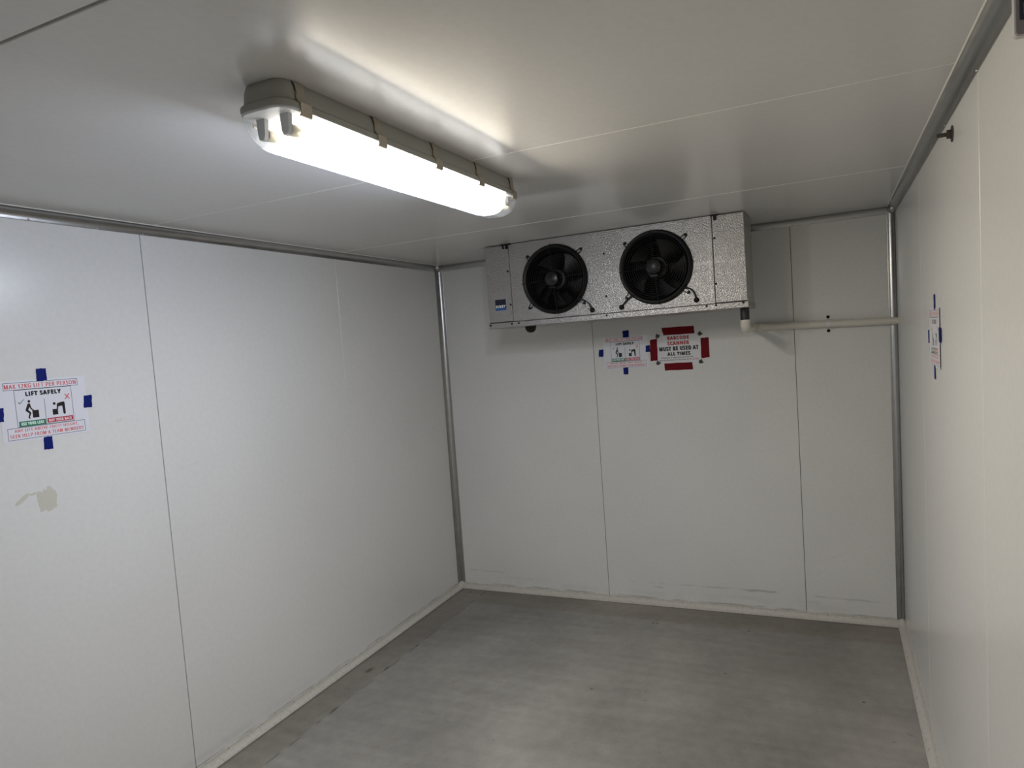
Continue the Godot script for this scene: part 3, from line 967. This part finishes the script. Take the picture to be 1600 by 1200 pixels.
# the panel piece xa..xb, ya..yb with a round hole
func holed(st: SurfaceTool, xa: float, xb: float, ya: float, yb: float, c: Vector2, r: float) -> void:
	var n := 64
	var zf := EZ
	var zb := EZ - 0.0015
	var inner: Array[Vector2] = []
	var outer: Array[Vector2] = []
	for k in n:
		var a := TAU * k / n
		var d := Vector2.from_angle(a)
		inner.append(c + d * r)
		var tx := ((xb - c.x) / d.x) if d.x > 1e-9 else ((xa - c.x) / d.x) if d.x < -1e-9 else 1e9
		var ty := ((yb - c.y) / d.y) if d.y > 1e-9 else ((ya - c.y) / d.y) if d.y < -1e-9 else 1e9
		outer.append(c + d * minf(tx, ty))
	# put the corners in
	for q in [Vector2(xb, yb), Vector2(xa, yb), Vector2(xa, ya), Vector2(xb, ya)]:
		var best := 0
		for k in n:
			if outer[k].distance_to(q) < outer[best].distance_to(q):
				best = k
		outer[best] = q
	for k in n:
		var l := (k + 1) % n
		var p := [inner[k], outer[k], outer[l], inner[l]]
		var f: Array[Vector3] = []
		var b: Array[Vector3] = []
		for v in p:
			f.append(Vector3(v.x, v.y, zf))
			b.append(Vector3(v.x, v.y, zb))
		quad(st, f[0], f[1], f[2], f[3])
		quad(st, b[3], b[2], b[1], b[0])
		quad(st, f[0], f[3], b[3], b[0])

func sheet(st: SurfaceTool, o: Vector3, u: Vector3, v: Vector3, th: float) -> void:
	var n := u.cross(v).normalized() * th
	quad_uv(st, [o + n, o + u + n, o + u + v + n, o + v + n], [Vector2(0, 1), Vector2(1, 1), Vector2(1, 0), Vector2(0, 0)])
	quad(st, o, o + u, o + u + n, o + n)
	quad(st, o + u, o + u + v, o + u + v + n, o + u + n)
	quad(st, o + u + v, o + v, o + v + n, o + u + v + n)
	quad(st, o + v, o, o + n, o + v + n)
	quad(st, o + v, o + u + v, o + u, o)

func build_fan(t: Node3D, c: Vector2, which: int, black: Material, dull: Material, dark: Material) -> void:
	var o := Vector3(c.x, c.y, EZ)
	# collar: the rolled plastic mouth of the fan
	var st := begin()
	lathe(st, [Vector2(0.165, -0.100), Vector2(0.170, -0.030), Vector2(0.173, 0.006), Vector2(0.178, 0.018), Vector2(0.184, 0.022), Vector2(0.194, 0.024), Vector2(0.201, 0.018), Vector2(0.204, 0.008), Vector2(0.204, 0.0005)], o, Vector3.BACK, 64)
	var fan := obj("fan", st, black, t)
	# wire guard
	st = begin()
	for k in 11:
		ring(st, o + Vector3(0, 0, 0.036 - 0.0006 * k), 0.050 + 0.0122 * k, 0.0012, 44, 5)
	ring(st, o + Vector3(0, 0, 0.027), 0.188, 0.0030, 56, 6)
	for k in 4:
		var d := Vector3(cos(TAU * k / 4 + 0.06), sin(TAU * k / 4 + 0.06), 0)
		tube(st, [o + d * 0.045 + Vector3(0, 0, 0.038), o + d * 0.20 + Vector3(0, 0, 0.031), o + d * 0.2075 + Vector3(0, 0, 0.012)], 0.0018, 6)
	obj("wire_guard", st, black, fan)
	# motor with its hub
	var motor := mat(Color(0.07, 0.07, 0.075), 0.32)
	st = begin()
	lathe(st, [Vector2(0.044, -0.020), Vector2(0.044, 0.052), Vector2(0.041, 0.060), Vector2(0.034, 0.064), Vector2(0.0, 0.066)], o, Vector3.BACK, 40)
	obj("motor", st, motor, fan)
	st = begin()
	lathe(st, [Vector2(0.060, -0.070), Vector2(0.060, -0.026), Vector2(0.057, -0.020), Vector2(0.044, -0.018)], o, Vector3.BACK, 40)
	obj("hub", st, mat(Color(0.15, 0.15, 0.15), 0.35, 0.3), fan)
	st = begin()
	cbox(st, Vector3(-0.022, -0.056, 0.030), Vector3(0.022, -0.043, 0.056), 0.002, Basis(), o)
	tube(st, [o + Vector3(-0.012, -0.054, 0.045), o + Vector3(-0.006, -0.085, 0.034), o + Vector3(-0.004, -0.108, 0.004), o + Vector3(-0.016, -0.122, -0.01)], 0.0028, 7)
	tube(st, [o + Vector3(0.012, -0.054, 0.045), o + Vector3(0.004, -0.085, 0.034), o + Vector3(0.004, -0.108, 0.004), o + Vector3(0.016, -0.122, -0.01)], 0.0028, 7)
	obj("terminal", st, dark, fan)
	# five broad blades
	var blade_m := mat(Color(0.012, 0.012, 0.014), 0.42)
	for k in 5:
		st = begin()
		blade(st, o, TAU * k / 5 + 0.5 + which * 0.35)
		obj("blade", st, blade_m, fan)
	# mounting loops of the guard
	for a in [42.0, 138.0, 222.0, 318.0]:
		var d := Vector3(cos(deg_to_rad(a)), sin(deg_to_rad(a)), 0)
		var n := Vector3(-d.y, d.x, 0)
		st = begin()
		var reach: float = 0.236 if a != 138.0 else 0.226
		var path: Array = []
		for q in [[0.196, 0.009, 0.026], [0.205, 0.009, 0.022], [0.215, 0.009, 0.006], [reach - 0.004, 0.008, 0.004], [reach + 0.003, 0.004, 0.004], [reach + 0.003, -0.004, 0.004], [reach - 0.004, -0.008, 0.004], [0.215, -0.009, 0.006], [0.205, -0.009, 0.022], [0.196, -0.009, 0.026]]:
			path.append(o + d * q[0] + n * q[1] + Vector3(0, 0, q[2]))
		tube(st, path, 0.0021, 6)
		lathe(st, [Vector2(0.006, 0.0), Vector2(0.006, 0.004), Vector2(0.003, 0.007), Vector2(0.0, 0.007)], o + d * (reach - 0.006) + Vector3(0, 0, 0.001), Vector3.BACK, 10)
		obj("mounting_loop", st, black, fan)
	# cables to the grommets in the panel
	var ends: Array = [[Vector2(1.358, 1.957), -43.0]] if which == 0 else [[Vector2(1.949, 1.960), -40.0], [Vector2(1.532, 1.958), -131.0]]
	for e in ends:
		var d := Vector3(cos(deg_to_rad(e[1])), sin(deg_to_rad(e[1])), 0)
		var g := Vector3(e[0].x, e[0].y, EZ)
		st = begin()
		var s := o + d * 0.190 + Vector3(0, 0, 0.024)
		var pts: Array = []
		var bow := Vector3(0.016 if e[1] > -90.0 else 0.006, 0.014, 0.0)
		for i in 9:
			var u := i / 8.0
			pts.append(s.lerp(g + Vector3(0, 0, 0.010), u) + bow * sin(u * PI))
		tube(st, pts, 0.0040, 8)
		obj("cable", st, black, fan)
		st = begin()
		lathe(st, [Vector2(0.0145, 0.0), Vector2(0.0145, 0.005), Vector2(0.0115, 0.011), Vector2(0.006, 0.015), Vector2(0.0, 0.016)], g, Vector3.BACK, 18)
		obj("grommet", st, dull, fan)

func blade(st: SurfaceTool, o: Vector3, a0: float) -> void:
	var nr := 6
	var na := 8
	var at := func(i: int, j: int, s: float) -> Vector3:
		var r := lerpf(0.066, 0.158, float(i) / nr)
		var w := lerpf(0.42, 0.50, float(i) / nr)
		var u := float(j) / na
		var ang := a0 + (u - 0.5) * 2.0 * w + 0.25 * float(i) / nr
		var z := -0.080 + 0.05 * (u - 0.5) * 1.1 + 0.010 * sin(u * PI) + s * 0.0012
		return o + Vector3(cos(ang) * r, sin(ang) * r, z)
	for i in nr:
		for j in na:
			var f := [at.call(i, j, 1.0), at.call(i + 1, j, 1.0), at.call(i + 1, j + 1, 1.0), at.call(i, j + 1, 1.0)]
			var b := [at.call(i, j, -1.0), at.call(i + 1, j, -1.0), at.call(i + 1, j + 1, -1.0), at.call(i, j + 1, -1.0)]
			quad(st, f[0], f[1], f[2], f[3])
			quad(st, b[3], b[2], b[1], b[0])
			if j == 0:
				quad(st, b[0], b[1], f[1], f[0])
			if j == na - 1:
				quad(st, f[3], f[2], b[2], b[3])
			if i == nr - 1:
				quad(st, b[1], b[2], f[2], f[1])

# ---------------------------------------------------------------- the drain
func build_pipe() -> void:
	var t := thing("drain_pipe", "cream plastic drain pipe running from the cooling unit to the right wall", "pipe")
	var pvc := mat(Color(0.86, 0.845, 0.80), 0.38)
	var r := 0.0205
	var x := 2.183
	var zc := 0.490
	# threaded grey coupling under the tray
	var st := begin()
	var prof: Array = [Vector2(0.0, -0.066)]
	for i in 12:
		var y := -0.066 + 0.066 * i / 11.0
		prof.append(Vector2(0.0235 + (0.0012 if i % 2 == 0 else -0.0006), y))
	prof.append(Vector2(0.0, 0.0))
	lathe(st, prof, Vector3(x, EY0, zc), Vector3.UP, 28)
	var cp := obj("coupling", st, mat(Color(0.22, 0.22, 0.23), 0.3, 0.4), t)
	cp.set_meta("label", "dark grey threaded coupling")
	# first elbow: down, then towards the wall
	var yl := 1.788
	st = begin()
	var pts: Array = [Vector3(x, EY0 - 0.064, zc)]
	for i in 11:
		var a := PI / 2 * i / 10.0
		pts.append(Vector3(x, yl + 0.034 - 0.034 * sin(a), zc - 0.034 + 0.034 * cos(a)))
	pts.append(Vector3(x, yl, zc - 0.075))
	tube(st, pts, 0.0258, 24)
	obj("elbow", st, pvc, t)
	st = begin()
	tube(st, [Vector3(x, yl, zc - 0.07), Vector3(x, yl, 0.07)], r, 24)
	obj("straight_pipe", st, pvc, t)
	# second elbow: along the wall
	st = begin()
	var zw := 0.032
	pts = [Vector3(x, yl, 0.105)]
	for i in 11:
		var a := PI / 2 * i / 10.0
		pts.append(Vector3(x + 0.028 - 0.028 * cos(a), yl, zw + 0.028 - 0.028 * sin(a)))
	pts.append(Vector3(2.238, yl, zw))
	tube(st, pts, 0.0255, 24)
	obj("elbow", st, pvc, t)
	st = begin()
	tube(st, [Vector3(2.23, yl, zw), Vector3(right_x(1.77, 0) + 0.01, 1.7675, zw)], r, 24)
	obj("straight_pipe", st, pvc, t)
	# saddle clip
	var cy := lerpf(yl, 1.7675, (2.591 - 2.23) / 0.71)
	st = begin()
	var out := PackedVector2Array()
	var inn: Array[Vector2] = []
	out.append(Vector2(0.0, -0.050))
	out.append(Vector2(0.002, -0.050))
	out.append(Vector2(0.002, -0.026))
	for i in 13:
		var a := -PI / 2 + PI * i / 12.0
		out.append(Vector2(zw + cos(a) * (r + 0.002), sin(a) * (r + 0.002)))
	out.append(Vector2(0.002, 0.026))
	out.append(Vector2(0.002, 0.050))
	out.append(Vector2(0.0, 0.050))
	extrude(st, out, Vector3(2.580, cy, 0.0), Vector3.BACK, Vector3.UP, Vector3(0.022, 0, 0))
	var cl := obj("saddle_clip", st, mat(Color(0.88, 0.88, 0.86), 0.4, 0.25), t)
	cl.set_meta("label", "metal saddle clip holding the pipe to the back wall")
	for s in [-1.0, 1.0]:
		st = begin()
		lathe(st, [Vector2(0.0095, 0.0), Vector2(0.009, 0.004), Vector2(0.005, 0.007), Vector2(0.0, 0.0075)], Vector3(2.591, cy + s * 0.040, 0.002), Vector3.BACK, 14)
		obj("screw", st, mat(Color(0.04, 0.04, 0.04), 0.4, 0.5), cl)

# ---------------------------------------------------------------- signs
func lift_print() -> Image:
	var w := 1024
	var h := 712
	var im := Image.create(w, h, false, Image.FORMAT_RGB8)
	im.fill(Color(0.90, 0.90, 0.925))
	var red := Color(0.84, 0.27, 0.29)
	var ink := Color(0.05, 0.05, 0.06)
	var line := Color(0.22, 0.22, 0.25)
	var R := func(u0: float, v0: float, u1: float, v1: float) -> Rect2: return Rect2(u0 * w, v0 * h, (u1 - u0) * w, (v1 - v0) * h)
	var V := func(u: float, v: float) -> Vector2: return Vector2(u * w, v * h)
	frame(im, R.call(0.060, 0.034, 0.905, 0.157), 5, line)
	words(im, "MAX 12KG LIFT PER PERSON", R.call(0.074, 0.062, 0.882, 0.130), red, false)
	frame(im, R.call(0.169, 0.155, 0.820, 0.768), 5, line)
	words(im, "LIFT SAFELY", R.call(0.293, 0.198, 0.692, 0.264), ink)
	stroke(im, V.call(0.492, 0.340), V.call(0.490, 0.765), 2.5, 2.5, line)
	im.fill_rect(Rect2i(R.call(0.188, 0.676, 0.485, 0.762)), Color(0.09, 0.47, 0.33))
	words(im, "USE YOUR LEGS", R.call(0.212, 0.695, 0.462, 0.741), Color(0.85, 0.92, 0.88))
	im.fill_rect(Rect2i(R.call(0.502, 0.672, 0.808, 0.748)), Color(0.72, 0.17, 0.27))
	words(im, "NOT YOUR BACK", R.call(0.522, 0.690, 0.788, 0.732), Color(0.94, 0.84, 0.85))
	frame(im, R.call(0.056, 0.772, 0.945, 0.968), 5, line)
	words(im, "ANY LIFT ABOVE CHEST HEIGHT,", R.call(0.130, 0.797, 0.860, 0.850), red, false)
	words(im, "SEEK HELP FROM A TEAM MEMBER!!", R.call(0.080, 0.876, 0.916, 0.932), red, false)
	# tick and cross
	stroke(im, V.call(0.203, 0.355), V.call(0.218, 0.385), 4.0, 5.0, Color(0.25, 0.50, 0.47))
	stroke(im, V.call(0.218, 0.385), V.call(0.268, 0.315), 5.0, 3.0, Color(0.25, 0.50, 0.47))
	stroke(im, V.call(0.737, 0.292), V.call(0.787, 0.374), 5.0, 5.0, red)
	stroke(im, V.call(0.787, 0.290), V.call(0.737, 0.374), 5.0, 5.0, red)
	# the lifter who bends the knees
	disc(im, V.call(0.320, 0.357), 15.5, ink)
	stroke(im, V.call(0.315, 0.412), V.call(0.288, 0.492), 17.0, 14.0, ink)
	stroke(im, V.call(0.286, 0.500), V.call(0.322, 0.550), 14.0, 10.0, ink)
	stroke(im, V.call(0.322, 0.550), V.call(0.303, 0.622), 10.0, 7.5, ink)
	stroke(im, V.call(0.303, 0.628), V.call(0.312, 0.634), 7.5, 6.0, ink)
	stroke(im, V.call(0.322, 0.420), V.call(0.334, 0.478), 8.5, 7.5, ink)
	stroke(im, V.call(0.334, 0.478), V.call(0.360, 0.512), 7.5, 6.0, ink)
	im.fill_rect(Rect2i(R.call(0.345, 0.512, 0.417, 0.636)), ink)
	# the lifter who bends the back
	disc(im, V.call(0.601, 0.436), 16.5, ink)
	im.fill_rect(Rect2i(R.call(0.574, 0.530, 0.637, 0.626)), ink)
	stroke(im, V.call(0.650, 0.462), V.call(0.700, 0.448), 22.0, 22.0, ink)
	stroke(im, V.call(0.640, 0.455), V.call(0.632, 0.530), 9.0, 8.0, ink)
	stroke(im, V.call(0.706, 0.440), V.call(0.711, 0.612), 18.0, 14.0, ink)
	return im

func barcode_print() -> Image:
	var w := 1024
	var h := 716
	var im := Image.create(w, h, false, Image.FORMAT_RGB8)
	im.fill(Color(0.88, 0.88, 0.89))
	var red := Color(0.66, 0.20, 0.23)
	var ink := Color(0.07, 0.07, 0.08)
	var R := func(u0: float, v0: float, u1: float, v1: float) -> Rect2: return Rect2(u0 * w, v0 * h, (u1 - u0) * w, (v1 - v0) * h)
	words(im, "BARCODE", R.call(0.276, 0.114, 0.721, 0.209), red)
	words(im, "SCANNER", R.call(0.276, 0.270, 0.721, 0.369), red)
	words(im, "MUST BE USED AT", R.call(0.096, 0.420, 0.905, 0.532), ink)
	words(im, "ALL TIMES", R.call(0.262, 0.588, 0.732, 0.682), ink)
	words(im, "Compliance is being tested by daily data,", R.call(0.122, 0.722, 0.800, 0.776), Color(0.25, 0.25, 0.27), false)
	words(im, "team performance is by data to", R.call(0.078, 0.792, 0.690, 0.846), Color(0.25, 0.25, 0.27), false)
	words(im, "RECORD", R.call(0.710, 0.795, 0.905, 0.840), Color(0.66, 0.28, 0.32), false)
	return im

# o is the middle of the sheet on the wall, right/up as a reader sees it; strips are four-cornered pieces of tape in metres from the middle
func taped_sign(called: String, label: String, group: String, o: Vector3, right: Vector3, up: Vector3, w: float, h: float, print_m: Material, tape_m: Material, tape_name: String, tapes: Array, lean: float = 0.0) -> Node3D:
	var t := thing(called, label, "sign", o, group)
	var n := right.cross(up).normalized()
	t.transform = Transform3D(Basis(right.normalized(), up.normalized(), n), o)
	var st := begin()
	# laminated sheet, lifting a little along one edge
	var N := 8
	for i in N:
		var u0 := (float(i) / N - 0.5) * w
		var u1 := (float(i + 1) / N - 0.5) * w
		var z0 := 0.0012 + lean * pow(maxf(0.0, u0 / w), 2.0)
		var z1 := 0.0012 + lean * pow(maxf(0.0, u1 / w), 2.0)
		var d0 := float(i) / N
		var d1 := float(i + 1) / N
		quad_uv(st, [Vector3(u0, -h / 2, z0), Vector3(u1, -h / 2, z1), Vector3(u1, h / 2, z1), Vector3(u0, h / 2, z0)], [Vector2(d0, 1), Vector2(d1, 1), Vector2(d1, 0), Vector2(d0, 0)])
		var b := Vector3(0, 0, -0.0009)
		quad(st, Vector3(u0, h / 2, z0) + b, Vector3(u1, h / 2, z1) + b, Vector3(u1, -h / 2, z1) + b, Vector3(u0, -h / 2, z0) + b)
		quad(st, Vector3(u0, -h / 2, z0) + b, Vector3(u1, -h / 2, z1) + b, Vector3(u1, -h / 2, z1), Vector3(u0, -h / 2, z0))
		quad(st, Vector3(u1, h / 2, z1) + b, Vector3(u0, h / 2, z0) + b, Vector3(u0, h / 2, z0), Vector3(u1, h / 2, z1))
		if i == 0:
			quad(st, Vector3(u0, h / 2, z0) + b, Vector3(u0, -h / 2, z0) + b, Vector3(u0, -h / 2, z0), Vector3(u0, h / 2, z0))
		if i == N - 1:
			quad(st, Vector3(u1, -h / 2, z1) + b, Vector3(u1, h / 2, z1) + b, Vector3(u1, h / 2, z1), Vector3(u1, -h / 2, z1))
	obj("laminated_sheet", st, print_m, t)
	for q in tapes:
		st = begin()
		var pts := PackedVector2Array()
		var k := 0
		# torn ends: a little uneven along each side
		for i in 4:
			var a: Vector2 = q[i]
			var b: Vector2 = q[(i + 1) % 4]
			for s in 4:
				var p := a.lerp(b, s / 4.0)
				if s > 0:
					p += (b - a).normalized().orthogonal() * 0.0009 * sin(k * 2.7 + a.x * 90.0)
				pts.append(p)
				k += 1
		var z := 0.0006
		for v in q:
			if absf(v.x) < w / 2 and absf(v.y) < h / 2:
				z = maxf(z, 0.0016 + lean * pow(maxf(0.0, v.x / w), 2.0))
		extrude(st, pts, Vector3(0, 0, z - 0.0005 if z > 0.001 else 0.0002), Vector3.RIGHT, Vector3.UP, Vector3(0, 0, 0.0007))
		obj(tape_name, st, tape_m, t)
	return t

func build_signs() -> void:
	var lift := mat(Color.WHITE, 0.32)
	lift.albedo_texture = tex(lift_print())
	var bar := mat(Color.WHITE, 0.36)
	bar.albedo_texture = tex(barcode_print())
	var blue := mat(Color(0.02, 0.10, 0.42), 0.6)
	var red := mat(Color(0.43, 0.0, 0.055), 0.6)
	blue.metallic_specular = 0.3
	red.metallic_specular = 0.3
	var grp := "laminated lifting signs held up with blue tape"
	var V := func(x: float, y: float) -> Vector2: return Vector2(x, y)
	# left wall (reader's right is -z)
	var zc := 2.8965
	var yc := 1.687
	var L := func(z: float, y: float) -> Vector2: return Vector2(zc - z, y - yc)
	taped_sign("lifting_sign", "white LIFT SAFELY sign with four blue tapes on the left wall", grp, Vector3(left_x(yc, zc), yc, zc), Vector3(-0.0006, 0, -1), Vector3(0.0047, 1, 0), 0.311, 0.215, lift, blue, "blue_tape", [
		[L.call(2.915, 1.832), L.call(2.918, 1.786), L.call(2.881, 1.788), L.call(2.881, 1.832)],
		[L.call(2.752, 1.719), L.call(2.757, 1.673), L.call(2.724, 1.672), L.call(2.720, 1.719)],
		[L.call(2.916, 1.584), L.call(2.919, 1.538), L.call(2.887, 1.537), L.call(2.886, 1.584)],
		[L.call(3.070, 1.704), L.call(3.072, 1.658), L.call(3.042, 1.656), L.call(3.038, 1.704)]], 0.004)
	# back wall
	var B := func(cx: float, cy: float, x: float, y: float) -> Vector2: return Vector2(x - cx, y - cy)
	var cx := 1.376
	var cy := 1.687
	taped_sign("lifting_sign", "white LIFT SAFELY sign with blue tapes on the back wall under the cooling unit", grp, Vector3(cx, cy, 0), Vector3.RIGHT, Vector3.UP, 0.298, 0.213, lift, blue, "blue_tape", [
		[V.call(1.364 - cx, 1.829 - cy), V.call(1.365 - cx, 1.785 - cy), V.call(1.404 - cx, 1.784 - cy), V.call(1.406 - cx, 1.830 - cy)],
		[V.call(1.196 - cx, 1.714 - cy), V.call(1.191 - cx, 1.669 - cy), V.call(1.224 - cx, 1.667 - cy), V.call(1.228 - cx, 1.716 - cy)],
		[V.call(1.512 - cx, 1.722 - cy), V.call(1.510 - cx, 1.681 - cy), V.call(1.538 - cx, 1.680 - cy), V.call(1.539 - cx, 1.725 - cy)],
		[V.call(1.355 - cx, 1.587 - cy), V.call(1.354 - cx, 1.543 - cy), V.call(1.386 - cx, 1.541 - cy), V.call(1.389 - cx, 1.588 - cy)]])
	cx = 1.722
	var bs := taped_sign("barcode_sign", "white BARCODE SCANNER sign framed by four red tapes on the back wall", "", Vector3(cx, cy, 0), Vector3.RIGHT, Vector3.UP, 0.302, 0.213, bar, red, "red_tape", [
		[V.call(1.620 - cx, 1.829 - cy), V.call(1.630 - cx, 1.780 - cy), V.call(1.826 - cx, 1.779 - cy), V.call(1.822 - cx, 1.827 - cy)],
		[V.call(1.861 - cx, 1.747 - cy), V.call(1.860 - cx, 1.620 - cy), V.call(1.911 - cx, 1.624 - cy), V.call(1.910 - cx, 1.748 - cy)],
		[V.call(1.626 - cx, 1.600 - cy), V.call(1.627 - cx, 1.554 - cy), V.call(1.805 - cx, 1.553 - cy), V.call(1.803 - cx, 1.599 - cy)],
		[V.call(1.541 - cx, 1.756 - cy), V.call(1.538 - cx, 1.620 - cy), V.call(1.585 - cx, 1.622 - cy), V.call(1.588 - cx, 1.763 - cy)]])
	# four screws with crumpled washers through its corners
	var zinc := mat(Color(0.34, 0.34, 0.33), 0.45, 0.5)
	for s in [[1.591, 1.776, 0.3], [1.857, 1.774, -0.2], [1.586, 1.604, 0.1], [1.855, 1.599, -0.4]]:
		var st := begin()
		lathe(st, [Vector2(0.0125, 0.0), Vector2(0.0125, 0.002), Vector2(0.008, 0.0035), Vector2(0.007, 0.008), Vector2(0.004, 0.010), Vector2(0.0, 0.010)], Vector3(s[0] - cx, s[1] - cy, 0.0015), Vector3.BACK, 12)
		var b := Basis(Vector3(0, 0, 1), s[2])
		cbox(st, Vector3(0.008, -0.004, 0.0), Vector3(0.018, 0.005, 0.006), 0.002, b, Vector3(s[0] - cx, s[1] - cy, 0.0015))
		cbox(st, Vector3(-0.004, 0.008, 0.0), Vector3(0.003, 0.017, 0.005), 0.0015, b, Vector3(s[0] - cx, s[1] - cy, 0.0015))
		obj("screw", st, zinc, bs)
	# right wall (reader's right is +z)
	zc = 1.559
	yc = 1.705
	var R := func(z: float, y: float) -> Vector2: return Vector2(z - zc, y - yc)
	taped_sign("lifting_sign", "white LIFT SAFELY sign with blue tapes seen edge-on on the right wall", grp, Vector3(right_x(yc, zc), yc, zc), Vector3(-0.00285, 0, 1), Vector3(0.00796, 1, 0), 0.292, 0.213, lift, blue, "blue_tape", [
		[R.call(1.555, 1.860), R.call(1.558, 1.806), R.call(1.592, 1.806), R.call(1.589, 1.860)],
		[R.call(1.378, 1.730), R.call(1.382, 1.681), R.call(1.418, 1.683), R.call(1.416, 1.732)],
		[R.call(1.690, 1.744), R.call(1.694, 1.694), R.call(1.735, 1.692), R.call(1.732, 1.742)],
		[R.call(1.530, 1.605), R.call(1.534, 1.556), R.call(1.568, 1.555), R.call(1.564, 1.604)]], 0.012)

# ---------------------------------------------------------------- small things on the right wall
func build_bolt() -> void:
	var y := 2.309
	var z := 2.036
	var x := right_x(y, z)
	var t := thing("wall_bolt", "short threaded steel bolt with nut and washer high on the right wall", "bolt", Vector3(x, y, z))
	var m := mat(Color(0.33, 0.32, 0.30), 0.45, 0.6)
	var st := begin()
	lathe(st, [Vector2(0.0, 0.0), Vector2(0.0235, 0.0), Vector2(0.0235, 0.0025), Vector2(0.0225, 0.0032), Vector2(0.0, 0.0032)], Vector3.ZERO, Vector3.LEFT, 28)
	obj("washer", st, m, t)
	st = begin()
	var hex := PackedVector2Array()
	for k in 6:
		hex.append(Vector2.from_angle(TAU * k / 6 + 0.3) * 0.0125)
	extrude(st, hex, Vector3(-0.003, 0, 0), Vector3.BACK, Vector3.UP, Vector3(-0.012, 0, 0))
	obj("nut", st, m, t)
	st = begin()
	var prof: Array = [Vector2(0.0, 0.0)]
	for i in 15:
		prof.append(Vector2(0.0064 - (0.0008 if i % 2 else 0.0), 0.034 * i / 14.0))
	prof.append(Vector2(0.0, 0.034))
	lathe(st, prof, Vector3(-0.006, 0, 0), Vector3.LEFT, 14)
	obj("stud", st, m, t)

func build_display() -> void:
	# held out from the right wall on a short arm, facing the door
	var x1 := right_x(2.24, 3.2)
	var t := thing("temperature_display", "small white framed display with a dark blue screen, top right beside the ceiling coving", "display", Vector3(2.8985, 2.186, 3.2))
	var shell := mat(Color(0.80, 0.79, 0.78), 0.4)
	var face := mat(Color(0.56, 0.54, 0.55), 0.45)
	var st := begin()
	extrude(st, rounded(0.0395, 0.0, 0.118, 0.006), Vector3(0, 0, -0.016), Vector3.RIGHT, Vector3.UP, Vector3(0, 0, 0.014))
	extrude(st, rounded(0.0385, 0.001, 0.117, 0.006), Vector3(0, 0, -0.002), Vector3.RIGHT, Vector3.UP, Vector3(0, 0, 0.0015))
	obj("frame", st, shell, t)
	st = begin()
	extrude(st, rounded(0.0378, 0.0018, 0.1162, 0.005), Vector3(0, 0, -0.001), Vector3.RIGHT, Vector3.UP, Vector3(0, 0, 0.0015))
	obj("face_plate", st, face, t)
	st = begin()
	extrude(st, rounded(0.0335, 0.0215, 0.110, 0.002), Vector3(0, 0, 0.0004), Vector3.RIGHT, Vector3.UP, Vector3(0, 0, 0.0008))
	obj("screen", st, mat(Color(0.16, 0.18, 0.24), 0.3), t)
	st = begin()
	extrude(st, rounded(0.0290, 0.0270, 0.046, 0.002), Vector3(0, 0, 0.0011), Vector3.RIGHT, Vector3.UP, Vector3(0, 0, 0.0005))
	obj("readout", st, mat(Color(0.38, 0.41, 0.40), 0.35), t)
	st = begin()
	cbox(st, Vector3(0.020, 0.045, -0.022), Vector3(x1 - 2.8985, 0.075, -0.015), 0.001)
	cbox(st, Vector3(x1 - 2.8985 - 0.004, 0.035, -0.055), Vector3(x1 - 2.8985, 0.085, -0.010), 0.001)
	obj("arm", st, shell, t)

func rounded(hw: float, y0: float, y1: float, r: float) -> PackedVector2Array:
	var p := PackedVector2Array()
	for q in [[1, 1, 0.0], [-1, 1, PI / 2], [-1, -1, PI], [1, -1, PI * 1.5]]:
		for i in 6:
			var a: float = q[2] + PI / 2 * i / 5.0
			p.append(Vector2(q[0] * (hw - r) + cos(a) * r, ((y1 - r) if q[1] > 0 else (y0 + r)) + sin(a) * r))
	return p
